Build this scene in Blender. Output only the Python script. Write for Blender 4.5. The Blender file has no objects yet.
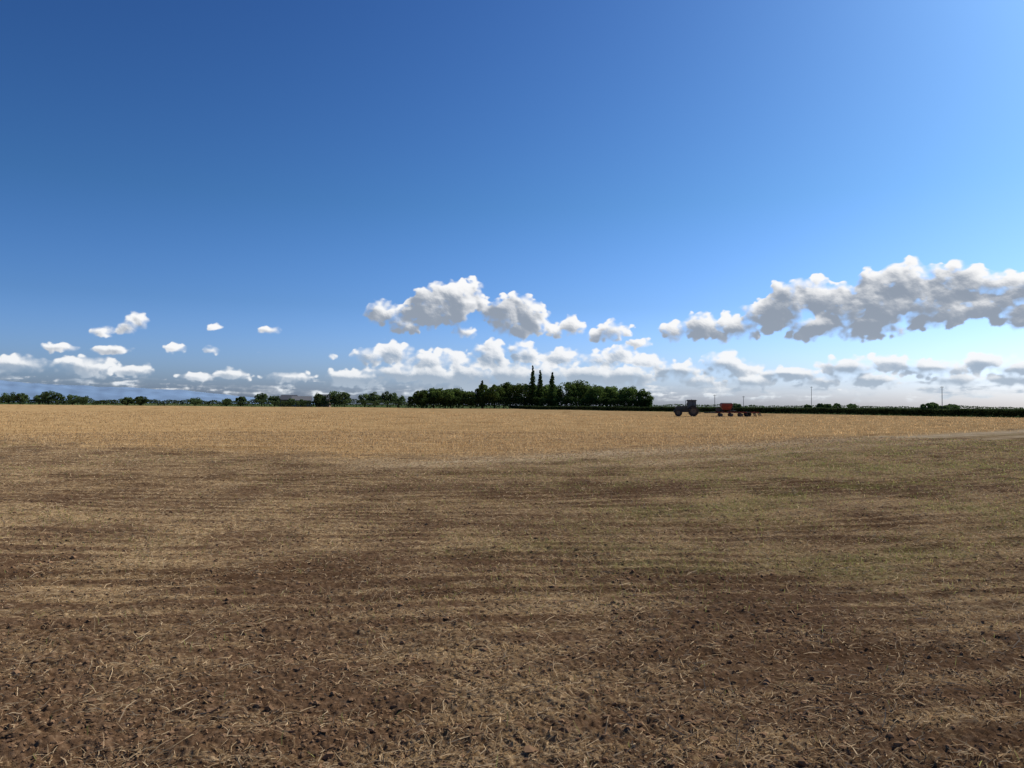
import bpy, math, numpy as np
from mathutils import Matrix, Vector
rng = np.random.default_rng(7)
scene = bpy.context.scene
scene.view_settings.view_transform = 'Standard'
scene.view_settings.look = 'None'
scene.view_settings.exposure = 0
SUN_AZ, SUN_EL = 54.0, 42.0     # azimuth clockwise from +Y

# ------------------------------------------------------------------ noise
_g = np.random.default_rng(3).uniform(0, 2*np.pi, (256, 256))
GX, GY = np.cos(_g), np.sin(_g)
def perlin(x, y, seed=0):
    x = np.asarray(x, dtype=np.float64) + seed*17.37; y = np.asarray(y, dtype=np.float64) + seed*31.71
    xi = np.floor(x).astype(np.int64); yi = np.floor(y).astype(np.int64)
    fx = x-xi; fy = y-yi
    x0 = xi & 255; x1 = (xi+1) & 255; y0 = yi & 255; y1 = (yi+1) & 255
    u = fx*fx*fx*(fx*(fx*6-15)+10); v = fy*fy*fy*(fy*(fy*6-15)+10)
    n00 = GX[x0, y0]*fx + GY[x0, y0]*fy
    n10 = GX[x1, y0]*(fx-1) + GY[x1, y0]*fy
    n01 = GX[x0, y1]*fx + GY[x0, y1]*(fy-1)
    n11 = GX[x1, y1]*(fx-1) + GY[x1, y1]*(fy-1)
    a = n00+u*(n10-n00); b = n01+u*(n11-n01)
    return (a+v*(b-a))*1.5
def fbm(x, y, o, seed=0, rough=0.5):
    s = 0; a = 1.0; f = 1.0; t = 0
    for i in range(o):
        s = s + a*perlin(x*f, y*f, seed+i); t += a; a *= rough; f *= 2.03
    return s/t
def billow(x, y, o, seed=0, rough=0.5):
    s = 0; a = 1.0; f = 1.0; t = 0
    for i in range(o):
        s = s + a*np.abs(perlin(x*f, y*f, seed+i)); t += a; a *= rough; f *= 2.07
    return s/t
def sstep(a, b, x):
    t = np.clip((x-a)/(b-a), 0, 1); return t*t*(3-2*t)

# ------------------------------------------------------------------ mesh helper
def make_mesh(name, V, F, mat=None, attrs=None, smooth=False):
    me = bpy.data.meshes.new(name)
    V = np.asarray(V, dtype=np.float32); F = np.asarray(F, dtype=np.int32)
    k = F.shape[1]
    me.vertices.add(len(V)); me.vertices.foreach_set('co', V.ravel())
    me.loops.add(F.size); me.loops.foreach_set('vertex_index', F.ravel())
    me.polygons.add(len(F)); me.polygons.foreach_set('loop_start', np.arange(len(F), dtype=np.int32)*k)
    me.polygons.foreach_set('use_smooth', np.full(len(F), smooth))
    me.update(calc_edges=True)
    for an, arr in (attrs or {}).items():
        at = me.attributes.new(an, 'FLOAT_COLOR', 'POINT')
        c = np.ones((len(V), 4), dtype=np.float32); c[:, :arr.shape[1]] = arr
        at.data.foreach_set('color', c.ravel())
    if mat: me.materials.append(mat)
    return me
def add_obj(name, me, parent=None, loc=None, rot=None):
    o = bpy.data.objects.new(name, me); scene.collection.objects.link(o)
    if parent: o.parent = parent
    if loc: o.location = loc
    if rot: o.rotation_euler = rot
    return o

# ------------------------------------------------------------------ materials
def new_mat(name):
    m = bpy.data.materials.new(name); m.use_nodes = True
    nt = m.node_tree; nt.nodes.clear()
    out = nt.nodes.new('ShaderNodeOutputMaterial')
    return m, nt, out
def simple_mat(name, col, rough=0.5, metal=0.0, nscale=3.0, var=0.25):
    m, nt, out = new_mat(name)
    b = nt.nodes.new('ShaderNodeBsdfPrincipled')
    n = nt.nodes.new('ShaderNodeTexNoise'); n.inputs['Scale'].default_value = nscale; n.inputs['Detail'].default_value = 5
    tc = nt.nodes.new('ShaderNodeTexCoord'); nt.links.new(tc.outputs['Object'], n.inputs['Vector'])
    r = nt.nodes.new('ShaderNodeValToRGB')
    r.color_ramp.elements[0].position = 0.3; r.color_ramp.elements[1].position = 0.7
    r.color_ramp.elements[0].color = tuple(c*(1-var) for c in col)+(1,)
    r.color_ramp.elements[1].color = tuple(min(1, c*(1+var)) for c in col)+(1,)
    nt.links.new(n.outputs['Fac'], r.inputs['Fac']); nt.links.new(r.outputs['Color'], b.inputs['Base Color'])
    b.inputs['Roughness'].default_value = rough; b.inputs['Metallic'].default_value = metal
    nt.links.new(b.outputs[0], out.inputs['Surface'])
    return m
def leafy_mat(name, attr='col', trans=0.35):
    m, nt, out = new_mat(name)
    a = nt.nodes.new('ShaderNodeAttribute'); a.attribute_name = attr
    d = nt.nodes.new('ShaderNodeBsdfDiffuse')
    nt.links.new(a.outputs['Color'], d.inputs['Color'])
    if trans > 0:
        t = nt.nodes.new('ShaderNodeBsdfTranslucent')
        mx = nt.nodes.new('ShaderNodeMixShader'); mx.inputs[0].default_value = trans
        nt.links.new(a.outputs['Color'], t.inputs['Color'])
        nt.links.new(d.outputs[0], mx.inputs[1]); nt.links.new(t.outputs[0], mx.inputs[2])
        nt.links.new(mx.outputs[0], out.inputs['Surface'])
    else:
        nt.links.new(d.outputs[0], out.inputs['Surface'])
    return m

# ------------------------------------------------------------------ field layout functions (metres)
def boundary(x):      # edge between tilled ground (near) and standing stubble (far)
    return np.where(x < -3, 21.5-0.46*(x+3)*1.0, 21.5+0.86*(x+3)) + 1.2*perlin(x*0.08, x*0+2.2, 5)
def streak_s(x, y):   # coordinate across the tillage lines
    g = np.where(x > -3, 0.62*(np.sqrt((x+3)**2+9)-3), -0.10*(x+3))
    return y - g*np.clip(y/26.0, 0.05, 1.0) + 0.7*perlin(x*0.13, y*0.16, 66)
def field_edge(x):    # far boundary hedge of the field
    return np.where(x < 0, 340-0.4*x, 340-2.3*x)
def masks(x, y):
    r = np.hypot(x, y)
    s = streak_s(x, y)
    wob = 0.35*perlin(x*0.35, y*0.35, 61)
    rows = np.sin(2*np.pi*(s+0.10*wob*3)/0.36)*np.clip(0.6+1.3*perlin(x*0.3, s*0.8, 63), 0, 1)*np.clip(1.5-r/28, 0, 1)
    st = fbm(s*2.4, x*0.42, 4, 11, 0.68)
    st2 = fbm(s*0.45, x*0.11, 3, 21, 0.6)
    b = y - boundary(x)
    stub = sstep(-2.2, 2.6, b + 4.5*st + 3.5*fbm(x*0.5, y*0.5, 3, 35))
    patch = fbm(x*0.55, y*0.45, 5, 31, 0.65)
    straw = 0.45 + 0.36*st + 0.12*st2 + 0.56*patch + 0.17*rows
    straw = straw + 0.22*sstep(4.0, 12, r) + 0.07*sstep(0, 5, x)
    straw = straw - 0.26*np.exp(-((y-(14.2+0.10*x+0.8*patch))/1.3)**2)*sstep(-9, -1, x)*sstep(13, 7, x)
    sw = np.exp(-((b+2.0+1.8*patch)/1.7)**2)*sstep(-7, 0, x)
    sw = np.maximum(sw, 0.7*np.exp(-((b+6.2+1.2*patch)/0.8)**2)*sstep(0, 6, x))
    straw = np.clip(straw + 0.6*sw, 0, 1.3)
    gz = sstep(-7, 4, x)*sstep(4.8, 8.0, y)*sstep(0.5, -4.5, b)
    gz = np.maximum(gz, 0.40*sstep(-0.3, 0.3, perlin(x*0.25, y*0.25, 44))*sstep(5, 9, y)*sstep(0.5, -3.5, b))
    green = gz*np.clip(0.44+1.1*fbm(x*0.26, s*0.5, 6, 41, 0.68)+0.25*st2+0.3*patch, 0, 1)*(1-0.8*sw)
    return straw, stub, green, st, st2, rows, sw

def height(x, y):
    r = np.hypot(x, y)
    straw, stub, green, st, st2, rows, sw = masks(x, y)
    till = 1-0.8*stub
    def fade(cell): return np.clip(1.6 - r/(cell*260), 0, 1)
    rg = 0.65+0.7*fbm(x*0.7, y*0.7, 2, 55)
    h = 0.035*fbm(x*0.9, y*0.9, 2, 51)*np.clip(2-r/60, 0, 1)
    h = h + (0.014*st-0.010*rows)*till*fade(0.3)
    h = h + till*fade(0.22)*0.028*rg*(billow(x*3.7+0.8*st, y*5.0, 2, 61)-0.25)
    h = h + till*fade(0.09)*0.036*rg*(billow(x*10, y*12, 3, 71, 0.65)-0.25)
    h = h + fade(0.035)*0.013*rg*perlin(x*27, y*31, 81)
    h = h + fade(0.018)*0.010*perlin(x*61, y*67, 91)
    h = h + 0.25*perlin(x*0.02, y*0.02, 95)*sstep(40, 120, r)*sstep(700, 300, r)
    return h

# ------------------------------------------------------------------ ground
th = np.concatenate([np.linspace(-47, 47, 1000), np.linspace(47, 313, 70)[1:-1]])*math.pi/180
rr = np.concatenate([[0.001], np.geomspace(0.3, 2.4, 12)[:-1], np.geomspace(2.4, 60, 850)[:-1], np.geomspace(60, 25000, 150)])
nt_, nr_ = len(th), len(rr)
R, T = np.meshgrid(rr, th, indexing='ij')
GXc = (R*np.sin(T)).ravel(); GYc = (R*np.cos(T)).ravel()
Z = height(GXc, GYc)
straw, stub, green, st, st2, rows, sw = masks(GXc, GYc)
infield = sstep(3, -3, GYc-field_edge(GXc))
i, j = np.meshgrid(np.arange(nr_-1), np.arange(nt_), indexing='ij')
j2 = (j+1) % nt_
F = np.stack([i*nt_+j, i*nt_+j2, (i+1)*nt_+j2, (i+1)*nt_+j], -1).reshape(-1, 4)[:, ::-1]

m, nt, out = new_mat('field_soil_and_stubble')
N = nt.nodes; L = nt.links
bs = N.new('ShaderNodeBsdfDiffuse'); bs.inputs['Roughness'].default_value = 0.6
L.new(bs.outputs[0], out.inputs['Surface'])
at = N.new('ShaderNodeAttribute'); at.attribute_name = 'zone'
at2 = N.new('ShaderNodeAttribute'); at2.attribute_name = 'zone2'
sp = N.new('ShaderNodeSeparateColor'); L.new(at.outputs['Color'], sp.inputs[0])
sp2 = N.new('ShaderNodeSeparateColor'); L.new(at2.outputs['Color'], sp2.inputs[0])
tc = N.new('ShaderNodeTexCoord')
def noise(scale, detail=6, rough=0.6, vec=None):
    n = N.new('ShaderNodeTexNoise'); n.inputs['Scale'].default_value = scale
    n.inputs['Detail'].default_value = detail; n.inputs['Roughness'].default_value = rough
    L.new(vec or tc.outputs['Object'], n.inputs['Vector']); return n.outputs['Fac']
def mth(op, a, b=None, clamp=False):
    n = N.new('ShaderNodeMath'); n.operation = op; n.use_clamp = clamp
    for k, v in enumerate((a, b)):
        if v is None: continue
        if isinstance(v, (int, float)): n.inputs[k].default_value = v
        else: L.new(v, n.inputs[k])
    return n.outputs[0]
def ramp(fac, stops):
    r = N.new('ShaderNodeValToRGB'); e = r.color_ramp.elements
    e[0].position, e[0].color = stops[0][0], stops[0][1]+(1,)
    e[1].position, e[1].color = stops[-1][0], stops[-1][1]+(1,)
    for p, c in stops[1:-1]:
        q = e.new(p); q.color = c+(1,)
    L.new(fac, r.inputs['Fac']); return r.outputs['Color']
def mixc(f, a, b):
    n = N.new('ShaderNodeMix'); n.data_type = 'RGBA'
    if isinstance(f, (int, float)): n.inputs[0].default_value = f
    else: L.new(f, n.inputs[0])
    L.new(a, n.inputs[6]); L.new(b, n.inputs[7]); return n.outputs[2]
mp = N.new('ShaderNodeMapping'); mp.inputs['Scale'].default_value = (1.0, 1.8, 1); L.new(tc.outputs['Object'], mp.inputs[0])
mp2 = N.new('ShaderNodeMapping'); mp2.inputs['Scale'].default_value = (0.35, 1.0, 1); mp2.inputs['Rotation'].default_value = (0, 0, 0.05); L.new(tc.outputs['Object'], mp2.inputs[0])
f1 = noise(18, 5, 0.75); f2 = noise(0.8, 8, 0.82, mp2.outputs[0])
soil = ramp(f1, [(0.3, (0.078, 0.042, 0.021)), (0.52, (0.158, 0.093, 0.051)), (0.7, (0.27, 0.175, 0.104))])
strawc = ramp(f1, [(0.3, (0.21, 0.126, 0.056)), (0.5, (0.41, 0.275, 0.138)), (0.7, (0.65, 0.48, 0.275))])
stubc = ramp(f2, [(0.32, (0.31, 0.18, 0.072)), (0.5, (0.53, 0.335, 0.145)), (0.68, (0.74, 0.52, 0.26))])
greenc = ramp(f1, [(0.3, (0.115, 0.107, 0.030)), (0.7, (0.31, 0.285, 0.095))])
pale = ramp(f1, [(0.3, (0.44, 0.32, 0.18)), (0.7, (0.78, 0.62, 0.40))])
farc = ramp(noise(0.004, 4, 0.6), [(0.35, (0.05, 0.085, 0.03)), (0.55, (0.10, 0.13, 0.05)), (0.7, (0.22, 0.2, 0.09))])
fine = noise(8, 7, 0.82, mp.outputs[0])
thr = mth('ADD', mth('MULTIPLY', sp.outputs[0], 0.55), mth('SUBTRACT', fine, 0.77))
sf = mth('MULTIPLY', thr, 4.5, True)
c = mixc(sf, soil, strawc)
gfine = mth('MULTIPLY', mth('ADD', mth('MULTIPLY', sp.outputs[2], 0.60), mth('SUBTRACT', fine, 0.71)), 3.2, True)
c = mixc(mth('MULTIPLY', gfine, 0.58), c, greenc)
c = mixc(mth('MULTIPLY', sp.outputs[1], 0.88), c, stubc)
c = mixc(mth('MULTIPLY', sp2.outputs[2], 0.75), c, pale)
tone = N.new('ShaderNodeMix'); tone.data_type = 'RGBA'; tone.blend_type = 'MULTIPLY'; tone.inputs[0].default_value = 1
tr = ramp(sp2.outputs[1], [(0.1, (0.76, 0.73, 0.70)), (0.5, (0.97, 0.97, 0.97)), (0.9, (1.0, 1.0, 1.0))])
L.new(c, tone.inputs[6]); L.new(tr, tone.inputs[7])
c = mixc(mth('SUBTRACT', 1.0, sp2.outputs[0]), tone.outputs[2], farc)
L.new(c, bs.inputs['Color'])
bp = N.new('ShaderNodeBump'); bp.inputs['Strength'].default_value = 0.6; bp.inputs['Distance'].default_value = 0.03
L.new(fine, bp.inputs['Height']); L.new(bp.outputs[0], bs.inputs['Normal'])
tonev = np.clip(0.5 + 0.9*st2 + 0.8*st, 0, 1)
me = make_mesh('field_ground', np.stack([GXc, GYc, Z], -1), F, m,
               {'zone': np.stack([straw, stub, green], -1), 'zone2': np.stack([infield, tonev, sw], -1)}, True)
add_obj('field_ground', me)

# ------------------------------------------------------------------ straw, stubble, weeds as blades
def ribbons(x, y, phi, ln, w, tilt, col, lift=0.004, bend=0.12):
    n = len(x); z0 = height(x, y)+lift
    dx, dy = np.cos(phi), np.sin(phi)
    ct, stt = np.cos(tilt), np.sin(tilt)
    ex, ey = x+dx*ln*ct, y+dy*ln*ct
    z1 = height(ex, ey)+lift
    flat = tilt < 0.25
    zE = np.where(flat, np.maximum(z1, z0-0.3*ln)+stt*ln, z0+stt*ln)
    b = rng.normal(0, bend, n)*ln
    mx_, my_ = (x+ex)/2-dy*b, (y+ey)/2+dx*b
    zM = (z0+zE)/2 + np.abs(rng.normal(0, 0.06, n))*ln
    roll = rng.uniform(-0.9, 0.9, n)
    wx, wy, wz = -dy*np.cos(roll)*w/2, dx*np.cos(roll)*w/2, np.sin(roll)*w/2
    P = []
    for (px, py, pz, k) in ((x, y, z0, 1.0), (mx_, my_, zM, 1.0), (ex, ey, zE, 0.55)):
        P.append(np.stack([px-wx*k, py-wy*k, pz-wz*k], -1)); P.append(np.stack([px+wx*k, py+wy*k, pz+wz*k], -1))
    V = np.stack(P, 1).reshape(-1, 3)
    base = np.arange(n)[:, None]*6
    Fq = np.concatenate([base+np.array([0, 1, 3, 2]), base+np.array([2, 3, 5, 4])], 0)
    return V, Fq, np.repeat(col, 6, axis=0)
def sample_r(n, r0, r1, p):      # pdf ~ r^p
    u = rng.random(n); q = p+1
    return (r0**q+u*(r1**q-r0**q))**(1/q)
def wedge(n, r0, r1, p):
    r = sample_r(n, r0, r1, p); t = rng.uniform(-46, 46, n)*math.pi/180
    return r*np.sin(t), r*np.cos(t), r
straw_mat = leafy_mat('dry_straw', trans=0.25)
x, y, r = wedge(420000, 2.4, 45, -0.55)
sm, sb, gm, s1, s2, rw, sw_ = masks(x, y)
keep = rng.random(len(x)) < np.clip(sm*1.05+0.14*rw+0.45*perlin(x*2.3, y*2.3, 99), 0.04, 1)**1.3
x, y, r = x[keep], y[keep], r[keep]; n = len(x)
ln = np.clip(rng.lognormal(math.log(0.034), 0.6, n), 0.010, 0.12)*(1+r*0.015)
w = np.maximum(rng.uniform(0.0018, 0.0065, n), r*0.0006)
phi = np.where(rng.random(n) < 0.25, rng.normal(0.1, 0.5, n), rng.uniform(0, 2*np.pi, n))
tilt = np.where(rng.random(n) < 0.86, rng.uniform(0, 0.2, n), rng.uniform(0.25, 0.9, n))
v = rng.uniform(0.5, 1.1, n)[:, None]*np.clip(0.8+r*0.02, 0, 1)[:, None]
mixk = rng.random(n)[:, None]
col = (np.array([[0.66, 0.495, 0.30]])*mixk + np.array([[0.38, 0.24, 0.12]])*(1-mixk))*v
V, Fq, C = ribbons(x, y, phi, ln, w, tilt, col)
add_obj('loose_straw', make_mesh('loose_straw', V, Fq, straw_mat, {'col': C}))
# soil clods : small irregular lumps
ph = (1+5**0.5)/2
ico = np.array([(-1,ph,0),(1,ph,0),(-1,-ph,0),(1,-ph,0),(0,-1,ph),(0,1,ph),(0,-1,-ph),(0,1,-ph),(ph,0,-1),(ph,0,1),(-ph,0,-1),(-ph,0,1)], float)
ico /= np.linalg.norm(ico[0])
icf = np.array([(0,11,5),(0,5,1),(0,1,7),(0,7,10),(0,10,11),(1,5,9),(5,11,4),(11,10,2),(10,7,6),(7,1,8),(3,9,4),(3,4,2),(3,2,6),(3,6,8),(3,8,9),(4,9,5),(2,4,11),(6,2,10),(8,6,7),(9,8,1)])
x, y, r = wedge(65000, 2.4, 18, -0.6)
sm, sb, gm, s1, s2, rw, sw_ = masks(x, y)
keep = rng.random(len(x)) < np.clip(0.85-0.6*sm-0.8*sb+0.6*perlin(x*1.3, y*1.3, 77), 0.02, 1)
x, y, r = x[keep], y[keep], r[keep]; n = len(x)
sz = np.clip(rng.lognormal(math.log(0.0055), 0.5, n), 0.003, 0.019)*(1+r*0.015)
P = ico[None]*rng.uniform(0.5, 1.5, (n, 12, 1))*sz[:, None, None]*np.stack([rng.uniform(0.8, 1.6, n), rng.uniform(0.8, 1.3, n), rng.uniform(0.45, 0.8, n)], -1)[:, None, :]
P = P + np.stack([x, y, height(x, y)+sz*0.15], -1)[:, None, :]
Fc = (np.arange(n)[:, None, None]*12+icf[None]).reshape(-1, 3)
cv = rng.uniform(0.8, 1.4, n)[:, None]*np.array([[0.18, 0.108, 0.061]])
add_obj('soil_clods', make_mesh('soil_clods', P.reshape(-1, 3), Fc, leafy_mat('clod_soil', trans=0), {'col': np.repeat(cv, 12, axis=0)}, False))
# standing stubble
x, y, r = wedge(150000, 14, 150, -0.55)
sm, sb, gm, s1, s2, rw, sw_ = masks(x, y)
keep = rng.random(len(x)) < sb*np.clip(0.6+0.9*s2+0.9*s1, 0.05, 1)
x, y, r = x[keep], y[keep], r[keep]; n = len(x)
ln = rng.uniform(0.06, 0.16, n); w = np.maximum(0.004, r*0.0005)
phi = rng.uniform(0, 2*np.pi, n); tilt = np.clip(rng.normal(1.1, 0.35, n), 0.3, 1.57)
mixk = rng.random(n)[:, None]
col = (np.array([[0.80, 0.57, 0.30]])*mixk+np.array([[0.47, 0.295, 0.13]])*(1-mixk))*rng.uniform(0.7, 1.15, n)[:, None]
V, Fq, C = ribbons(x, y, phi, ln, w, tilt, col)
add_obj('stubble', make_mesh('stubble', V, Fq, leafy_mat('standing_stubble', trans=0.42), {'col': C}))
# green volunteer shoots
x, y, r = wedge(220000, 3, 45, 0.0)
sm, sb, gm, s1, s2, rw, sw_ = masks(x, y)
keep = rng.random(len(x)) < np.clip(gm*0.62+0.015, 0, 1)*np.clip(1-sb*0.8, 0, 1)
x, y, r = x[keep], y[keep], r[keep]; n = len(x)
ln = rng.uniform(0.02, 0.07, n); w = np.maximum(0.0035, r*0.00045)
phi = rng.uniform(0, 2*np.pi, n); tilt = rng.uniform(0.5, 1.4, n)
mixk = rng.random(n)[:, None]
col = (np.array([[0.39, 0.39, 0.125]])*mixk+np.array([[0.22, 0.24, 0.065]])*(1-mixk))*rng.uniform(0.7, 1.2, n)[:, None]
V, Fq, C = ribbons(x, y, phi, ln, w, tilt, col)
add_obj('green_shoots', make_mesh('green_shoots', V, Fq, leafy_mat('green_shoot_leaf', trans=0.45), {'col': C}))

# ------------------------------------------------------------------ foliage
leaf_mat = leafy_mat('foliage', trans=0.4)
def leaf_quads(P, size, col, flat=0.0):
    n = len(P)
    a = rng.normal(size=(n, 3)); a /= np.linalg.norm(a, axis=1)[:, None]
    b = rng.normal(size=(n, 3)); b -= (a*b).sum(1)[:, None]*a; b /= np.linalg.norm(b, axis=1)[:, None]
    s = (size*rng.uniform(0.6, 1.3, n))[:, None]/2
    V = np.stack([P-a*s-b*s*0.6, P+a*s*0.7-b*s*0.7, P+a*s+b*s*0.6, P-a*s*0.8+b*s*0.8], 1).reshape(-1, 3)
    F = np.arange(n*4).reshape(-1, 4)
    return V, F, np.repeat(col, 4, axis=0)
def crown(cx, cy, cz, rx, rz, nclump, per, size, tint, clumpr=0.34):
    Ps, Cs = [], []
    for k in range(nclump):
        d = rng.normal(size=3); d /= np.linalg.norm(d)
        rad = rng.uniform(0.45, 1.0)**0.6*0.80
        c = np.array([cx+d[0]*rx*rad, cy+d[1]*rx*rad, cz+d[2]*rz*rad])
        cr = rx*clumpr*rng.uniform(0.55, 1.25)
        n = int(per*rng.uniform(0.6, 1.3))
        q = rng.normal(size=(n, 3)); q /= np.linalg.norm(q, axis=1)[:, None]
        q *= (rng.uniform(0.35, 1.0, n)**0.5)[:, None]*cr; q[:, 2] *= 0.85
        Ps.append(c+q)
        shade = rng.uniform(0.65, 1.35)
        Cs.append(np.array(tint)[None]*shade*rng.uniform(0.75, 1.25, (n, 1)))
    return np.concatenate(Ps), np.concatenate(Cs)
def tube(p0, p1, r0, r1, seg=7):
    p0, p1 = np.array(p0, float), np.array(p1, float)
    d = p1-p0; d /= np.linalg.norm(d)
    u = np.cross(d, [0.3, 1, 0.2]); u /= np.linalg.norm(u); w = np.cross(d, u)
    a = np.linspace(0, 2*np.pi, seg, endpoint=False)
    ring = np.cos(a)[:, None]*u+np.sin(a)[:, None]*w
    V = np.concatenate([p0+ring*r0, p1+ring*r1]); k = np.arange(seg)
    F = np.stack([k, (k+1) % seg, (k+1) % seg+seg, k+seg], -1)
    return V, F
class Bag:
    def __init__(s): s.V = []; s.F = []; s.C = []; s.n = 0
    def add(s, V, F, C=None):
        s.V.append(V); s.F.append(F+s.n); s.n += len(V)
        s.C.append(C if C is not None else np.tile([[0.06, 0.046, 0.034]], (len(V), 1)))
    def build(s, name, mat=leaf_mat, parent=None):
        return add_obj(name, make_mesh(name, np.concatenate(s.V), np.concatenate(s.F), mat, {'col': np.concatenate(s.C)}), parent)
GAIN = 2.0
def tree_into(bag, x, y, h, hw, kind='broad', tint=(0.052, 0.082, 0.022), dens=1.0):
    tint = tuple(c*GAIN for c in tint)
    g = float(height(np.array([x]), np.array([y]))[0])
    if kind == 'poplar':
        P, C = [], []
        for t in np.linspace(0.10, 0.98, 32):
            prof = hw*min(1, (t/0.22))**0.6*(1-max(0, (t-0.42)/0.6))**0.85*rng.uniform(0.85, 1.12)
            a, b = crown(x+rng.normal(0, 0.12), y+rng.normal(0, 0.12), g+h*t, max(prof, 0.28), h*0.045, 7, 24, 0.5, tint, 0.46)
            P.append(a); C.append(b)
        P = np.concatenate(P); C = np.concatenate(C)
        bag.add(*tube((x, y, g-0.2), (x, y, g+h*0.9), 0.32, 0.05))
        for k in range(14):
            a = rng.uniform(0, 6.28); z = g+h*rng.uniform(0.12, 0.75)
            bag.add(*tube((x, y, z), (x+math.cos(a)*hw*0.5, y+math.sin(a)*hw*0.5, z+2.2), 0.09, 0.02, 5))
    else:
        z0 = h*0.12
        rz = (h-z0)/2
        P, C = crown(x, y, g+z0+rz, hw, rz, int(42*dens), 75, 0.55, tint, 0.30)
        bag.add(*tube((x, y, g-0.2), (x, y, g+h*0.5), 0.35, 0.18))
        for k in range(9):
            a = rng.uniform(0, 6.28); z = g+h*rng.uniform(0.2, 0.5)
            bag.add(*tube((x, y, z), (x+math.cos(a)*hw*0.75, y+math.sin(a)*hw*0.75, z+h*0.28), 0.13, 0.03, 5))
    bag.add(*leaf_quads(P, np.full(len(P), 0.52 if kind != 'poplar' else 0.40), C))
def hedge_into(bag, pts, hgt, wid, size, dens, tint, rough=0.25, bumps=0.0):
    for (a, b) in zip(pts[:-1], pts[1:]):
        a = np.array(a, float); b = np.array(b, float); Ls = np.linalg.norm(b-a); n = int(Ls*dens)
        t = rng.random(n); c = a+(b-a)*t[:, None]; s = t*Ls
        nx = -(b-a)[1]/Ls; ny = (b-a)[0]/Ls
        top = hgt*(1+rough*fbm(s*0.12+a[0], s*0+a[1]*0.1, 4, 7)+bumps*np.clip(perlin(s*0.05+a[0], s*0, 9), 0, 1))
        off = rng.uniform(-1, 1, n)*wid/2
        zz = top*np.sqrt(rng.random(n))
        x = c[:, 0]+nx*off; y = c[:, 1]+ny*off
        g = height(x, y)
        P = np.stack([x, y, g+zz], -1)
        C = GAIN*np.array(tint)[None]*(0.8+0.6*fbm(s*0.4, s*0, 3, 12))[:, None]*rng.uniform(0.7, 1.3, (n, 1))
        bag.add(*leaf_quads(P, np.full(n, size), C))

grove = Bag()
G = [(-42,345,9.0,4.8),(-37,350,9.6,5.0),(-31,344,9.9,5.2),(-25,349,10.0,5.0),(-19,344,8.4,4.4),(-13.5,346,12.3,3.6),(-8,342,11.4,5.0),
     (-1,348,13.2,5.4),(5.6,343,12.4,5.0),(11,352,12.0,5.5),(17,350,12.4,5.2),(25.5,345,13.3,5.6),(32,349,13.9,5.8),(39,343,12.1,5.2),(46,347,11.4,5.2),(54,343,10.9,5.2),(61,341,9.6,4.2),
     (-4,362,12,6),(20,364,12.5,6),(37,362,12.5,6),(48,360,11,6),(-30,362,10,6)]
for (x, y, h, hw) in G:
    t = rng.uniform(0.6, 1.4); tree_into(grove, x, y, h, hw*1.08, tint=(0.050*t, 0.073*t, 0.019*t), dens=1.4)
hedge_into(grove, [(-48, 342), (64, 338)], 5.0, 4, 0.6, 150, (0.028, 0.045, 0.014), 0.5)
grove.build('distant_tree_grove')
for (x, y, h, hw) in [(9.6, 341, 19.8, 2.2), (13.1, 343, 17.9, 2.0), (18.6, 340, 17.0, 2.3), (-13.8, 341, 12.9, 1.8)]:
    b = Bag(); tree_into(b, x, y, h, hw, 'poplar', tint=(0.032, 0.052, 0.015)); b.build('poplar_tree')
row = Bag()
for (x, y, h, hw) in [(-58,378,8.4,4.2),(-64,380,8.2,4),(-70,378,7.8,4),(-76,382,7.6,4),(-86,380,8.2,4.6),(-92,384,8.6,4.4),(-100,384,7.4,4),(-138,408,7.8,4),(-131,408,6.3,3.4),
                      (-151,412,5.6,3.2),(-160,415,4.6,3),(-213,425,5.4,4.2),(-222,427,4.6,4),(-180,420,4.4,4),(-287,458,9.4,4.4),(-281,458,8,4),(-295,462,7,4),(-309,465,7.8,5),(-318,468,8,5),(-270,455,6.5,4),(-262,452,5.6,4),(-330,470,7.5,5),(-340,470,8,5),
                      (-119,398,4.6,2.6),(-112,396,4.2,2.4)]:
    t = rng.uniform(0.8, 1.2); tree_into(row, x, y, h, hw, tint=(0.05*t, 0.072*t, 0.028*t), dens=0.8)
hedge_into(row, [(-420, 510), (-325, 471), (-200, 421), (-110, 386), (-48, 361)], 2.9, 3, 0.55, 45, (0.042, 0.060, 0.024), 0.6, 0.6)
row.build('distant_tree_row')
hb = Bag()
hedge_into(hb, [(0, 340), (30, 271), (60, 202), (91, 131), (120, 64)], 1.42, 1.6, 0.26, 420, (0.030, 0.044, 0.017), 0.16)
hb.build('field_hedge')
rt = Bag()
for (x, y, h, hw) in [(167,400,3.9,2.2),(172,402,3.4,3),(178,405,4.2,2.4),(186,405,3.6,3),(160,400,3.2,2.5),(167,298,3.6,2.4),(171,300,3.8,2.6),(175,300,3.0,2),(115,380,3,3),(250,420,4,4)]:
    tree_into(rt, x, y, h, hw, tint=(0.05, 0.074, 0.026), dens=0.5)
hedge_into(rt, [(60, 420), (300, 380)], 2.3, 3, 0.5, 30, (0.045, 0.068, 0.024), 0.4, 0.4)
rt.build('distant_tree_row')

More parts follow.
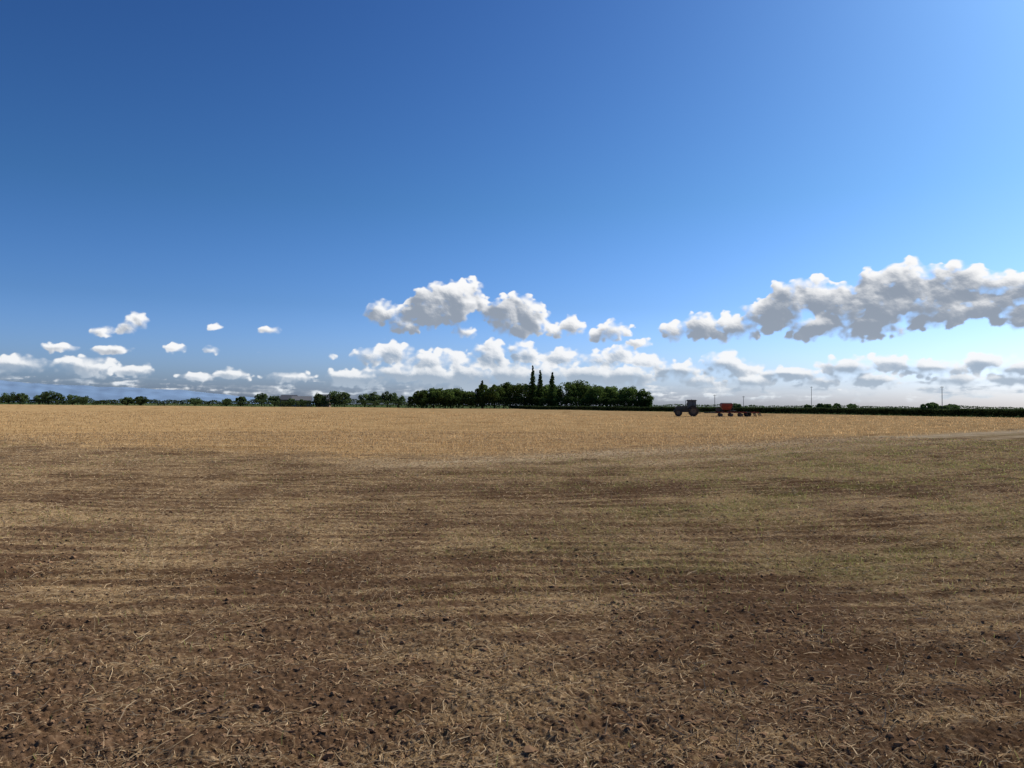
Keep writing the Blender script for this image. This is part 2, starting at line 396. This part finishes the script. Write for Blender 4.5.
# ------------------------------------------------------------------ box/cyl helpers for built objects
def box(cx, cy, cz, sx, sy, sz, taper=1.0, shift=0.0):
    V = []
    for z, k in ((-1, 1.0), (1, taper)):
        for (a, b) in ((-1, -1), (1, -1), (1, 1), (-1, 1)):
            V.append((cx+a*sx/2*k+(shift if z > 0 else 0), cy+b*sy/2*k, cz+z*sz/2))
    F = [(0, 3, 2, 1), (4, 5, 6, 7), (0, 1, 5, 4), (1, 2, 6, 5), (2, 3, 7, 6), (3, 0, 4, 7)]
    return np.array(V, float), np.array(F)
def part(name, pieces, mat, parent, bevel=0.0):
    Vs, Fs, n = [], [], 0
    for V, F_ in pieces:
        Vs.append(V); Fs += [tuple(int(q)+n for q in f) for f in F_]; n += len(V)
    me = bpy.data.meshes.new(name); me.from_pydata(np.concatenate(Vs).tolist(), [], Fs); me.materials.append(mat); me.update()
    o = add_obj(name, me, parent)
    if bevel:
        b = o.modifiers.new('bevel', 'BEVEL'); b.width = bevel; b.segments = 2; b.limit_method = 'ANGLE'
    return o
def wheel(cx, cy, cz, r, w, lugs=22):
    prof = [(-w/2*0.9, r*0.55), (-w/2, r*0.72), (-w/2*0.95, r*0.9), (-w/2*0.7, r*0.97), (w/2*0.7, r*0.97), (w/2*0.95, r*0.9), (w/2, r*0.72), (w/2*0.9, r*0.55)]
    seg = 32; V = []; F = []
    for i in range(seg):
        a = 2*math.pi*i/seg
        for (yy, q) in prof: V.append((cx+math.cos(a)*q, cy+yy, cz+math.sin(a)*q))
    p = len(prof)
    for i in range(seg):
        for k in range(p):
            F.append((i*p+k, i*p+(k+1) % p, ((i+1) % seg)*p+(k+1) % p, ((i+1) % seg)*p+k))
    out_ = [(np.array(V), np.array(F))]
    for i in range(lugs):
        for sgn in (-1, 1):
            a = 2*math.pi*(i+(0.5 if sgn > 0 else 0))/lugs
            V_, F_ = box(0, sgn*w*0.22, r*0.985, 0.07, w*0.46, 0.05)
            R_ = np.array([[math.cos(a), 0, math.sin(a)], [0, 1, 0], [-math.sin(a), 0, math.cos(a)]])
            out_.append((V_@R_.T+np.array([cx, cy, cz]), F_))
    return out_
def disc(cx, cy, cz, r, w, seg=24, r2=None):
    V = []; F = []
    for s_ in (-1, 1):
        for i in range(seg):
            a = 2*math.pi*i/seg; V.append((cx+math.cos(a)*r, cy+s_*w/2, cz+math.sin(a)*r))
    F.append(tuple(range(seg))); F.append(tuple(range(2*seg-1, seg-1, -1)))
    for i in range(seg): F.append((i, seg+i, seg+(i+1) % seg, (i+1) % seg))
    return np.array(V), F
red = simple_mat('red_machine_paint', (0.17, 0.024, 0.016), 0.7)
tpaint = simple_mat('tractor_paint', (0.042, 0.042, 0.030), 0.6)
dark = simple_mat('dark_steel', (0.04, 0.038, 0.036), 0.6, 0.0)
rubber = simple_mat('tyre_rubber', (0.035, 0.03, 0.026), 0.9)
rim = simple_mat('rim_paint', (0.075, 0.062, 0.048), 0.6)
glass = simple_mat('cab_glass', (0.045, 0.050, 0.052), 0.3)
roofm = simple_mat('cab_roof', (0.06, 0.055, 0.045), 0.7)
white = simple_mat('lamp_white', (0.75, 0.75, 0.7), 0.3)
steel = simple_mat('worn_steel', (0.08, 0.07, 0.06), 0.7, 0.0)

tr_ = bpy.data.objects.new('tractor', None); scene.collection.objects.link(tr_)
part('rear_tyres', wheel(0.55, -0.95, 0.88, 0.88, 0.55)+wheel(0.55, 0.95, 0.88, 0.88, 0.55), rubber, tr_)
part('front_tyres', wheel(-1.95, -0.9, 0.64, 0.64, 0.42, 18)+wheel(-1.95, 0.9, 0.64, 0.64, 0.42, 18), rubber, tr_)
part('rims', [disc(0.55, s*0.95, 0.88, 0.47, 0.40) for s in (-1, 1)]+[disc(-1.95, s*0.9, 0.64, 0.34, 0.30) for s in (-1, 1)], rim, tr_)
part('axles', [box(0.55, 0, 0.88, 0.3, 1.7, 0.3), box(-1.95, 0, 0.64, 0.2, 1.6, 0.2)], dark, tr_)
part('chassis', [box(-0.6, 0, 0.95, 3.2, 0.55, 0.45), box(-2.55, 0, 0.85, 0.45, 0.8, 0.45)], dark, tr_, 0.03)
part('hood', [box(-1.45, 0, 1.48, 2.0, 0.82, 0.62, 0.9, 0.06)], tpaint, tr_, 0.08)
part('grille', [box(-2.47, 0, 1.42, 0.06, 0.6, 0.46)], dark, tr_)
part('headlights', [box(-2.49, s*0.24, 1.6, 0.08, 0.16, 0.1) for s in (-1, 1)], white, tr_)
part('exhaust', [tube((-0.72, -0.52, 1.6), (-0.72, -0.52, 2.75), 0.06, 0.05, 10)], dark, tr_)
part('cab_glazing', [box(0.25, 0, 2.05, 1.45, 1.5, 1.2, 0.93, 0.02)], glass, tr_, 0.04)
posts = []
for (px_, py_) in ((-0.48, -0.75), (-0.48, 0.75), (0.42, -0.77), (0.42, 0.77), (0.98, -0.75), (0.98, 0.75)):
    posts.append(tube((px_, py_, 1.42), (px_*0.95+0.02, py_*0.95, 2.66), 0.05, 0.05, 6))
part('cab_pillars', posts, dark, tr_)
part('cab_lower_panel', [box(0.25, 0, 1.32, 1.5, 1.54, 0.3)], tpaint, tr_, 0.03)
part('cab_roof', [box(0.25, 0, 2.75, 1.75, 1.7, 0.2, 0.88)], roofm, tr_, 0.05)
fend = []
for s in (-1, 1):
    for k in range(7):
        a0 = math.radians(20+k*20); a1 = math.radians(20+(k+1)*20)
        P0 = np.array([0.55+math.cos(a0), 0.88+math.sin(a0)]); P1 = np.array([0.55+math.cos(a1), 0.88+math.sin(a1)])
        V = np.array([[P[0]+o[0], yy, P[1]+o[1]] for P in (P0, P1) for yy in (s*0.68, s*1.22) for o in ((0, 0), (0, 0.04))])
        fend.append((V, [(0, 2, 6, 4), (1, 5, 7, 3), (0, 1, 3, 2), (4, 6, 7, 5), (0, 4, 5, 1), (2, 3, 7, 6)]))
part('fenders', fend, tpaint, tr_)
part('work_lights', [box(0.25+dx*0.85, s*0.6, 2.69, 0.08, 0.2, 0.12) for s in (-1, 1) for dx in (-1.02, 1.02)]+[box(0.25, 0.0, 2.89, 0.12, 0.12, 0.12)], white, tr_)
part('mirrors', [box(-0.55, s*1.15, 2.1, 0.05, 0.2, 0.35) for s in (-1, 1)]+[tube((-0.48, s*0.75, 2.3), (-0.55, s*1.15, 2.25), 0.02, 0.02, 5) for s in (-1, 1)], dark, tr_)
part('steps', [box(-0.3, s*0.85, zz, 0.4, 0.3, 0.04) for s in (-1, 1) for zz in (0.5, 0.8, 1.1)], dark, tr_)
part('rear_linkage', [box(1.35, s*0.4, 0.6, 0.9, 0.07, 0.1) for s in (-1, 1)]+[box(1.3, 0, 0.95, 0.8, 0.07, 0.07)], dark, tr_)
tz = float(height(np.array([30.6]), np.array([127.]))[0])
tr_.location = (30.6, 127, tz-0.02); tr_.rotation_euler = (0, 0, math.radians(-14))

dr = bpy.data.objects.new('seed_drill', None); scene.collection.objects.link(dr)
part('drawbar', [box(-0.6, 0, 0.62, 2.4, 0.14, 0.16)]+[tube((-1.6, 0, 0.62), (0.4, s*0.9, 0.7), 0.06, 0.06, 6) for s in (-1, 1)], dark, dr)
part('frame', [box(3.6, s*1.25, 0.72, 6.9, 0.14, 0.16) for s in (-1, 0, 1)]+[box(xx, 0, 0.72, 0.13, 3.0, 0.13) for xx in (0.5, 1.8, 3.4, 4.6, 5.8, 7.0)], red, dr)
part('hopper', [box(1.9, 0, 1.45, 1.2, 1.6, 0.7, 1.5), box(1.9, 0, 2.0, 1.8, 2.4, 0.4), ], red, dr, 0.04)
part('hopper_cover', [box(1.9, 0, 2.26, 1.76, 2.36, 0.12, 0.85)], dark, dr, 0.03)
part('hopper_legs', [tube((xx, s*0.7, 0.75), (xx, s*0.6, 1.15), 0.05, 0.05, 6) for xx in (1.3, 2.5) for s in (-1, 1)], dark, dr)
part('fan_housing', [disc(0.55, 0, 1.2, 0.36, 0.3), box(0.85, 0, 1.1, 0.5, 0.2, 0.2)], dark, dr)
dd = []
for xx in (0.9, 2.6, 4.2):
    for yy in np.linspace(-1.4, 1.4, 12): dd.append(disc(xx, yy, 0.27, 0.27, 0.02, 16)); dd.append(tube((xx, yy, 0.27), (xx-0.2, yy, 0.7), 0.025, 0.03, 5))
part('disc_rows', dd, steel, dr)
part('packer_roller', [w_ for yy in np.linspace(-1.25, 1.25, 6) for w_ in wheel(5.4, yy, 0.42, 0.42, 0.36, 10)], rubber, dr)
tn = []
for xx in (6.4, 7.2):
    for yy in np.linspace(-1.4, 1.4, 14): tn.append(tube((xx, yy, 0.7), (xx+0.35, yy, 0.02), 0.015, 0.012, 5))
part('harrow_tines', tn, dark, dr)
part('seed_tubes', [tube((1.9, yy*0.4, 1.15), (4.2, yy, 0.6), 0.025, 0.025, 5) for yy in np.linspace(-1.3, 1.3, 9)], dark, dr)
part('platform_rail', [tube((2.95, s*1.1, 1.0), (2.95, s*1.1, 1.95), 0.02, 0.02, 5) for s in (-1, 0, 1)]+[tube((2.95, -1.1, 1.95), (2.95, 1.1, 1.95), 0.02, 0.02, 5), box(3.2, 0, 1.0, 0.6, 2.4, 0.04)], dark, dr)
dr.location = (34.6, 126.2, float(height(np.array([38.]), np.array([126.]))[0])-0.02); dr.rotation_euler = (0, 0, math.radians(-8))

# ------------------------------------------------------------------ farm buildings
brick = simple_mat('farm_brick', (0.25, 0.15, 0.105), 0.9)
sheet = simple_mat('barn_cladding', (0.20, 0.20, 0.19), 0.8)
slate = simple_mat('roof_sheet', (0.13, 0.13, 0.135), 0.85)
doorm = simple_mat('barn_door', (0.07, 0.05, 0.04), 0.8)
def barn(name, x, y, w, d, eave, ridge, wallm, rot):
    e = bpy.data.objects.new(name, None); scene.collection.objects.link(e)
    part('walls', [box(0, 0, eave/2, w, d, eave)], wallm, e)
    V = np.array([(-w/2, -d/2, eave), (-w/2, d/2, eave), (-w/2, 0, ridge-0.1), (w/2, -d/2, eave), (w/2, d/2, eave), (w/2, 0, ridge-0.1)], float)
    part('gables', [(V, [(0, 1, 2), (3, 5, 4)])], wallm, e)
    o_ = 0.4
    rf = []
    for s in (-1, 1):
        V = np.array([(-w/2-o_, s*(d/2+o_), eave-0.15), (w/2+o_, s*(d/2+o_), eave-0.15), (w/2+o_, 0, ridge), (-w/2-o_, 0, ridge),
                      (-w/2-o_, s*(d/2+o_), eave-0.03), (w/2+o_, s*(d/2+o_), eave-0.03), (w/2+o_, 0, ridge+0.12), (-w/2-o_, 0, ridge+0.12)], float)
        rf.append((V, [(0, 1, 2, 3), (4, 7, 6, 5), (0, 4, 5, 1), (2, 6, 7, 3), (0, 3, 7, 4), (1, 5, 6, 2)]))
    part('roof', rf, slate, e)
    part('doors', [box(-w*0.2, -d/2-0.04, eave*0.42, w*0.18, 0.06, eave*0.8), box(w*0.22, -d/2-0.04, eave*0.42, w*0.18, 0.06, eave*0.8)], doorm, e)
    part('windows', [box(k*w, -d/2-0.03, eave*0.62, 1.0, 0.05, 0.9) for k in (-0.42, 0.02, 0.42)], glass, e)
    e.location = (x, y, 0); e.rotation_euler = (0, 0, rot)
barn('farm_barn', -117, 412, 10, 8, 3.6, 5.8, sheet, 0.25)
barn('farm_barn', -128, 425, 9, 7, 4.0, 6.6, brick, -0.2)
barn('farmhouse', -107, 420, 7.5, 6.5, 4.4, 7.0, brick, 0.1)

# ------------------------------------------------------------------ utility poles
wood = simple_mat('weathered_pole', (0.16, 0.14, 0.12), 0.9)
for (x, y, h) in [(162, 400, 12.9), (174.5, 300, 10.6), (96, 350, 7.4), (119, 380, 7.2)]:
    e = bpy.data.objects.new('utility_pole', None); scene.collection.objects.link(e)
    part('pole', [tube((0, 0, -0.3), (0, 0, h), 0.15, 0.1, 8)], wood, e)
    part('crossarm', [box(0, 0, h-0.5, 1.4, 0.1, 0.12)], wood, e)
    part('insulators', [tube((xx, 0, h-0.45), (xx, 0, h-0.15), 0.05, 0.03, 6) for xx in (-0.6, 0, 0.6)], dark, e)
    e.location = (x, y, 0)

# ------------------------------------------------------------------ distant hills
def hills(name, az0, az1, D, hmax, seed, col):
    a = np.radians(np.linspace(az0, az1, 240)); k = np.linspace(0, 1, 24)
    A, K = np.meshgrid(a, k, indexing='ij')
    t = (A-A.min())/(A.max()-A.min())
    prof = hmax*(0.75+0.35*fbm(t*5, t*0, 5, seed))*np.minimum(1, (1-t)*1.7)**0.8
    Zh = -20+(prof+20)*np.sin(K*np.pi/2)+12*perlin(t*40, K*6, seed)*np.sin(K*np.pi)
    Rr = D+K*2600
    V = np.stack([Rr*np.sin(A), Rr*np.cos(A), Zh], -1).reshape(-1, 3)
    i, j = np.meshgrid(np.arange(239), np.arange(23), indexing='ij')
    F = np.stack([i*24+j, (i+1)*24+j, (i+1)*24+j+1, i*24+j+1], -1).reshape(-1, 4)
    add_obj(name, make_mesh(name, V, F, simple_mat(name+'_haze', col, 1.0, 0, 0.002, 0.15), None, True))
hills('distant_hills', -50, -14, 9000, 400, 3, (0.15, 0.24, 0.37))  # blue of the distance haze is painted into the base colour

# ------------------------------------------------------------------ clouds : puffy sheets kilometres away, sun shading and haze baked into emissive colour
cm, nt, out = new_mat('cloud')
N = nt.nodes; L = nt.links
a = N.new('ShaderNodeAttribute'); a.attribute_name = 'baked_light'
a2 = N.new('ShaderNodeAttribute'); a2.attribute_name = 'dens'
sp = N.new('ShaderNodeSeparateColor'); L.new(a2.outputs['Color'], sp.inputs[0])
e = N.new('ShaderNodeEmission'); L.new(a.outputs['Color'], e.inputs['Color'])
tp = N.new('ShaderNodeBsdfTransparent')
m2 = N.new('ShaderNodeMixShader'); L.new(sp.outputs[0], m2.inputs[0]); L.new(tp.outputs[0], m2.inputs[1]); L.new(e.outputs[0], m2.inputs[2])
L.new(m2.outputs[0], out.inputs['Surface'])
def blur(a, k):
    for ax in (0, 1):
        c = np.cumsum(np.pad(a, [(k+1, k) if q == ax else (0, 0) for q in (0, 1)], mode='edge'), axis=ax)
        n = a.shape[ax]
        a = (np.take(c, np.arange(2*k+1, 2*k+1+n), axis=ax)-np.take(c, np.arange(0, n), axis=ax))/(2*k+1)
    return a
def gblur(a, k): return blur(blur(a, k), k)
def shift(a, dx, dy):   # value at (x+dx, y+dy)
    o = np.zeros_like(a); nx, ny = a.shape
    xs = slice(max(0, -dx), min(nx, nx-dx)); ys = slice(max(0, -dy), min(ny, ny-dy))
    xs2 = slice(max(0, dx), min(nx, nx+dx)); ys2 = slice(max(0, dy), min(ny, ny+dy))
    o[xs, ys] = a[xs2, ys2]; return o
def cloud_sheet(name, groups, Rad, el0, el1, sx, seed, soft, amax, fine, grey, kids=24, gkids=5, wisp=0.25, band=None, haze=0.6, hfall=2.2):
    cr = np.random.default_rng(seed)
    sy = sx
    az = np.arange(-42, 42, sx); el = np.arange(el0, el1, sy)
    A, E = np.meshgrid(az, el, indexing='ij')
    H = np.zeros(A.shape); S = np.full(A.shape, -0.6)
    def puff(cx, cy, cz, r, ry, s_=1.0):
        m_ = 1.5
        i0 = max(0, int((cx-r*m_-az[0])/sx)); i1 = min(len(az), int((cx+r*m_-az[0])/sx)+2)
        j0 = max(0, int((cy-ry*m_-el[0])/sy)); j1 = min(len(el), int((cy+ry*m_-el[0])/sy)+2)
        if i1 <= i0 or j1 <= j0: return
        d2 = ((A[i0:i1, j0:j1]-cx)/r)**2+((E[i0:i1, j0:j1]-cy)/ry)**2
        h = cz+np.sqrt(np.clip(1-d2, 0, 1))*r
        H[i0:i1, j0:j1] = np.where(d2 < 1, np.maximum(H[i0:i1, j0:j1], h), H[i0:i1, j0:j1])
        S[i0:i1, j0:j1] = np.maximum(S[i0:i1, j0:j1], (1-np.sqrt(d2))*min(1.0, 0.25+r*1.1)*s_)
    for base, blobs in groups:
        for (ca, ce, ra, re) in blobs:
            q = min(ra, re)
            puff(ca, ce, 0, ra*0.72, re*0.72)
            for k in range(int(kids*max(0.5, ra*re/2.2)**0.5)):
                t = cr.uniform(0, 2*np.pi); rho = cr.uniform(0.15, 0.80)**0.7
                x = ca+ra*rho*math.cos(t); y = ce+re*rho*math.sin(t)
                r1 = q*cr.uniform(0.24, 0.50)*(1.15-0.5*rho)
                y = max(y, base+r1*0.45)
                z = q*math.sqrt(max(0, 1-rho*rho))*0.8
                puff(x, y, z, r1*1.1, r1*0.9)
                for g_ in range(gkids):
                    t2 = cr.uniform(0, 2*np.pi); rh = cr.uniform(0.4, 1.0)
                    r2 = r1*cr.uniform(0.25, 0.5)
                    yy = max(y+r1*rh*math.sin(t2), base+r2*0.3)
                    puff(x+r1*rh*math.cos(t2)*1.1, yy, z+r1*math.sqrt(max(0, 1-rh*rh))*0.8, r2*1.1, r2*0.9, 0.8)
    wx = (0.38*fbm(A*1.3, E*1.3, 6, seed+1, 0.66)+0.10*perlin(A*4, E*4, seed+3))/fine; wy = 0.28*fbm(A*1.3, E*1.6, 6, seed+2, 0.66)/fine
    def samp(Q):
        fi = np.clip((A+wx-az[0])/sx, 0, len(az)-1.01); fj = np.clip((E+wy-el[0])/sy, 0, len(el)-1.01)
        i = fi.astype(int); j = fj.astype(int); u = fi-i; v = fj-j
        return (Q[i, j]*(1-u)+Q[i+1, j]*u)*(1-v)+(Q[i, j+1]*(1-u)+Q[i+1, j+1]*u)*v
    H = samp(H); S = samp(S)
    fb = fbm(A*1.6*fine, E*2.2*fine, 6, seed+13, 0.68)
    fbl = fbm(A*0.5, E*0.8, 4, seed+23, 0.55)
    feather = soft*(1+2.6*sstep(-0.15, 0.30, fbm(A*0.6, E*0.9, 3, seed+31)))
    S = blur(S, 2)+wisp*fb*0.65
    if band is not None:
        topE = np.interp(A, band[0], band[1])
        stn = fbm(A*0.35, E*2.4, 5, seed+41, 0.6)
        Sb = 0.34*np.clip((topE-E)/0.9, -1, 1)+0.85*stn+0.3*fb-0.16
        Sb = Sb*sstep(0.2, 0.9, E)
        H = np.maximum(H, np.clip(Sb, 0, 0.8)*0.9)
        S = np.maximum(S, Sb*0.7)
    alpha = sstep(0.0, 1, np.clip(S/feather, 0, 1))*amax
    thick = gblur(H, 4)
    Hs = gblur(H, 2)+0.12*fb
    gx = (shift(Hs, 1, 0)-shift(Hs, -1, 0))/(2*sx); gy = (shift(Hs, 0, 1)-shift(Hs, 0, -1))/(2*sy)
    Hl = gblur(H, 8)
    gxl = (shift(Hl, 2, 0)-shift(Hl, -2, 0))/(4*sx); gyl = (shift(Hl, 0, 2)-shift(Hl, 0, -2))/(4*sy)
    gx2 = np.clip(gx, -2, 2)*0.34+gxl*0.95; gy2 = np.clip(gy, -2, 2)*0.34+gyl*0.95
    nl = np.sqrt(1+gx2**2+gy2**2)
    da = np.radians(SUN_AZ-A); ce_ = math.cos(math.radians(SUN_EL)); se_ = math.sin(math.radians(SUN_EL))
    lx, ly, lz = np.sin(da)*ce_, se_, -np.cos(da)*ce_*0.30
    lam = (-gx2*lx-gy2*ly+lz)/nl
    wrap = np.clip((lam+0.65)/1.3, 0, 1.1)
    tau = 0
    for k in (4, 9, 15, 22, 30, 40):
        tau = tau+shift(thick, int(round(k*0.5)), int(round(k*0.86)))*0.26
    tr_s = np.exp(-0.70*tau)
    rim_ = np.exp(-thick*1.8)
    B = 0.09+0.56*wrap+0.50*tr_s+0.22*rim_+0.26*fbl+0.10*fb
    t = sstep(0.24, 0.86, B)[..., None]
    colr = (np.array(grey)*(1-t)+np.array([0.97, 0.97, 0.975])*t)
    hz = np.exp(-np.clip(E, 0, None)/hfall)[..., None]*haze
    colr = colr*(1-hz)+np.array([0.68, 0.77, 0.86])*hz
    V = np.stack([Rad*np.sin(np.radians(A)), Rad*np.cos(np.radians(A)), Rad*np.tan(np.radians(E))], -1).reshape(-1, 3)
    V[:, :2] *= (1-0.01*gblur(H, 2).reshape(-1, 1))
    na, ne = A.shape
    i, j = np.meshgrid(np.arange(na-1), np.arange(ne-1), indexing='ij')
    F = np.stack([i*ne+j, (i+1)*ne+j, (i+1)*ne+j+1, i*ne+j+1], -1).reshape(-1, 4)
    al = alpha.ravel(); keep = (al[F].max(1) > 0.004)
    F = F[keep]; used = np.unique(F); rem = np.zeros(len(V), int); rem[used] = np.arange(len(used))
    add_obj(name, make_mesh(name, V[used], rem[F], cm, {'dens': np.stack([al]*3, -1)[used], 'baked_light': colr.reshape(-1, 3)[used]}, True))
near = [
 (5.2, [(-10.1,7.0,1.3,1.2),(-8.2,6.5,1.6,1.2),(-6.3,7.4,2.0,1.9),(-4.6,7.9,1.9,1.9),(-3.4,8.5,1.3,1.4),(-2.6,7.9,.9,1.1)]),
 (5.0, [(0.2,7.0,2.2,1.8),(-0.9,6.7,1.6,1.4),(1.8,6.4,1.4,1.1),(4.5,6.1,1.4,.9),(3.1,5.8,1.1,.7),(-3.6,5.6,1.3,.6)]),
 (4.3, [(7.7,5.7,1.9,1.0),(6.5,5.4,1.1,.7),(9.8,4.8,1.3,.55)]),
 (4.5, [(12.4,5.6,1.6,.9),(14.2,6.0,2.2,1.2),(16.8,5.8,2.2,1.2),(19.2,6.7,2.2,1.5),(20.9,7.6,2.2,1.7),(22.6,8.0,1.7,1.4),(24.5,7.0,2.2,1.8),(26.7,7.5,2.2,2.0),
        (28,8.4,1.9,1.7),(29.5,7.9,2.2,1.7),(31.2,8.2,2.0,1.5),(32.9,8.0,2.2,1.3),(34.5,7.4,2.2,1.4),(29.5,6.6,2.8,1.4),(32.6,6.5,2.2,1.1),(34.6,6.0,2.0,1.3),
        (25.8,5.8,3.2,1.2),(22.6,5.7,3.2,1.1),(29.5,5.9,2.4,.9),(37.5,7.2,3,2.0),(40.5,7,3,2.2),(38,5.8,3,1)]),
 (2.8, [(-26.9,5.6,.9,.8),(-27.6,5.1,1.1,.55),(-29.1,4.8,1.1,.45),(-22.0,5.5,.6,.4),(-18.3,5.4,1.2,.45),(-24.5,3.9,1.1,.42),(-22.2,3.8,.8,.4),(-13.6,3.6,.5,.3),
        (-28.5,3.6,1.8,.45),(-31.4,3.6,1.7,.4)])]
far = [
 (0.8, [(-39,2.4,3,1),(-34,2.4,3,.8),(-30,2.4,2.6,.9),(-27,2.2,1.8,.6),(-20.8,2.1,1.9,.6),(-23.2,1.9,1.7,.5),(-16.7,2.0,2.6,.6),(-12,2.0,3.2,.9),
        (-10.9,3.6,1.9,.9),(-9,3.8,2,1.1),(-6.3,3.3,2.3,1.1),(-4.4,3.6,1.6,.9),(-1.7,4.0,1.7,1.2),(1,3.9,1.7,1.1),(3.7,3.7,2.1,1.0),(6.8,3.5,1.9,.9),(8.3,4.0,1.7,1.0),(10.2,3.4,1.9,.9),
        (-9,2.3,3,1),(-6,2.2,3,1.1),(-3,2.3,3,1.2),(0,2.3,3,1.2),(3,2.3,3,1.2),(6,2.3,3,1.1),(9,2.3,3,1.1),
        (12.8,2.7,2.6,.9),(16,3.2,2.4,1.0),(17.4,2.7,2.2,.8),(20.6,2.4,3.2,.7),(24.5,2.8,2.7,1.0),(27,3.1,2.2,.9),(29.8,2.7,3,.8),(32.6,3.0,2.2,.9),(35,2.5,3,.9),(38,2.8,3,1),
        (14,1.9,2,.7),(18,1.8,2.4,.7),(22.5,1.8,2,.6),(26,1.9,2.4,.7),(31,1.8,2.4,.6),(34,1.8,2,.6)])]
bandp = ([-42, -31, -27, -20, -13, -9, 9, 13, 20, 42], [2.4, 2.4, 1.9, 1.8, 2.2, 2.6, 2.7, 2.5, 2.4, 2.6])
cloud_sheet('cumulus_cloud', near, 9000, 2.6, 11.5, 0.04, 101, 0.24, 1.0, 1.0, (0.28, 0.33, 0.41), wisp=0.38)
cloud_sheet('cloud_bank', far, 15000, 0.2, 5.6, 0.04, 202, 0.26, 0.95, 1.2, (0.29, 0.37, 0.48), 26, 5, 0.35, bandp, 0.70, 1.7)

# ------------------------------------------------------------------ sky, sun
w = bpy.data.worlds.new('World'); scene.world = w; w.use_nodes = True
nt = w.node_tree; nt.nodes.clear(); N = nt.nodes; L = nt.links
wo = N.new('ShaderNodeOutputWorld'); bg = N.new('ShaderNodeBackground'); sky = N.new('ShaderNodeTexSky')
sky.sky_type = 'NISHITA'; sky.sun_disc = False
sky.sun_elevation = math.radians(SUN_EL); sky.sun_rotation = math.radians(SUN_AZ)
sky.air_density = 1.0; sky.dust_density = 1.5; sky.ozone_density = 2.5
sc = N.new('ShaderNodeVectorMath'); sc.operation = 'SCALE'; sc.inputs['Scale'].default_value = 0.10
L.new(sky.outputs[0], sc.inputs[0])
gm_ = N.new('ShaderNodeGamma'); gm_.inputs['Gamma'].default_value = 1.35; L.new(sc.outputs[0], gm_.inputs[0])
tcw = N.new('ShaderNodeTexCoord'); sx_ = N.new('ShaderNodeSeparateXYZ'); L.new(tcw.outputs['Generated'], sx_.inputs[0])
rp = N.new('ShaderNodeValToRGB'); el_ = rp.color_ramp.elements
stops = [(0.0, (1.08, 1.44, 2.6)), (0.05, (.96, 1.28, 2.2)), (0.13, (.66, .99, 1.54)), (0.26, (.50, .89, 1.24)), (0.5, (.40, .75, 1.16))]
el_[0].position = 0; el_[0].color = tuple(c/4 for c in stops[0][1])+(1,)
el_[1].position = 0.5; el_[1].color = tuple(c/4 for c in stops[-1][1])+(1,)
for p, c in stops[1:-1]:
    q = el_.new(p); q.color = tuple(v/4 for v in c)+(1,)
L.new(sx_.outputs['Z'], rp.inputs['Fac'])
mu = N.new('ShaderNodeVectorMath'); mu.operation = 'MULTIPLY'; L.new(gm_.outputs[0], mu.inputs[0]); L.new(rp.outputs[0], mu.inputs[1])
L.new(mu.outputs[0], bg.inputs[0]); bg.inputs['Strength'].default_value = 4.0
L.new(bg.outputs[0], wo.inputs[0])
sd = bpy.data.lights.new('sun', 'SUN'); sd.energy = 5.0; sd.angle = math.radians(0.5); sd.color = (1.0, 0.93, 0.82)
so = bpy.data.objects.new('sun', sd); scene.collection.objects.link(so)
az_, el_ = math.radians(SUN_AZ), math.radians(SUN_EL)
sv = Vector((math.sin(az_)*math.cos(el_), math.cos(az_)*math.cos(el_), math.sin(el_)))
so.rotation_euler = sv.to_track_quat('Z', 'Y').to_euler()

# ------------------------------------------------------------------ camera
cd = bpy.data.cameras.new('camera'); cd.sensor_width = 36; cd.lens = 26; cd.clip_start = 0.05; cd.clip_end = 60000
co = bpy.data.objects.new('camera', cd); scene.collection.objects.link(co)
M = Matrix.Rotation(math.radians(90+1.65), 4, 'X') @ Matrix.Rotation(math.radians(0.39), 4, 'Z')
M.translation = Vector((0, 0, 1.6))
co.matrix_world = M
scene.camera = co
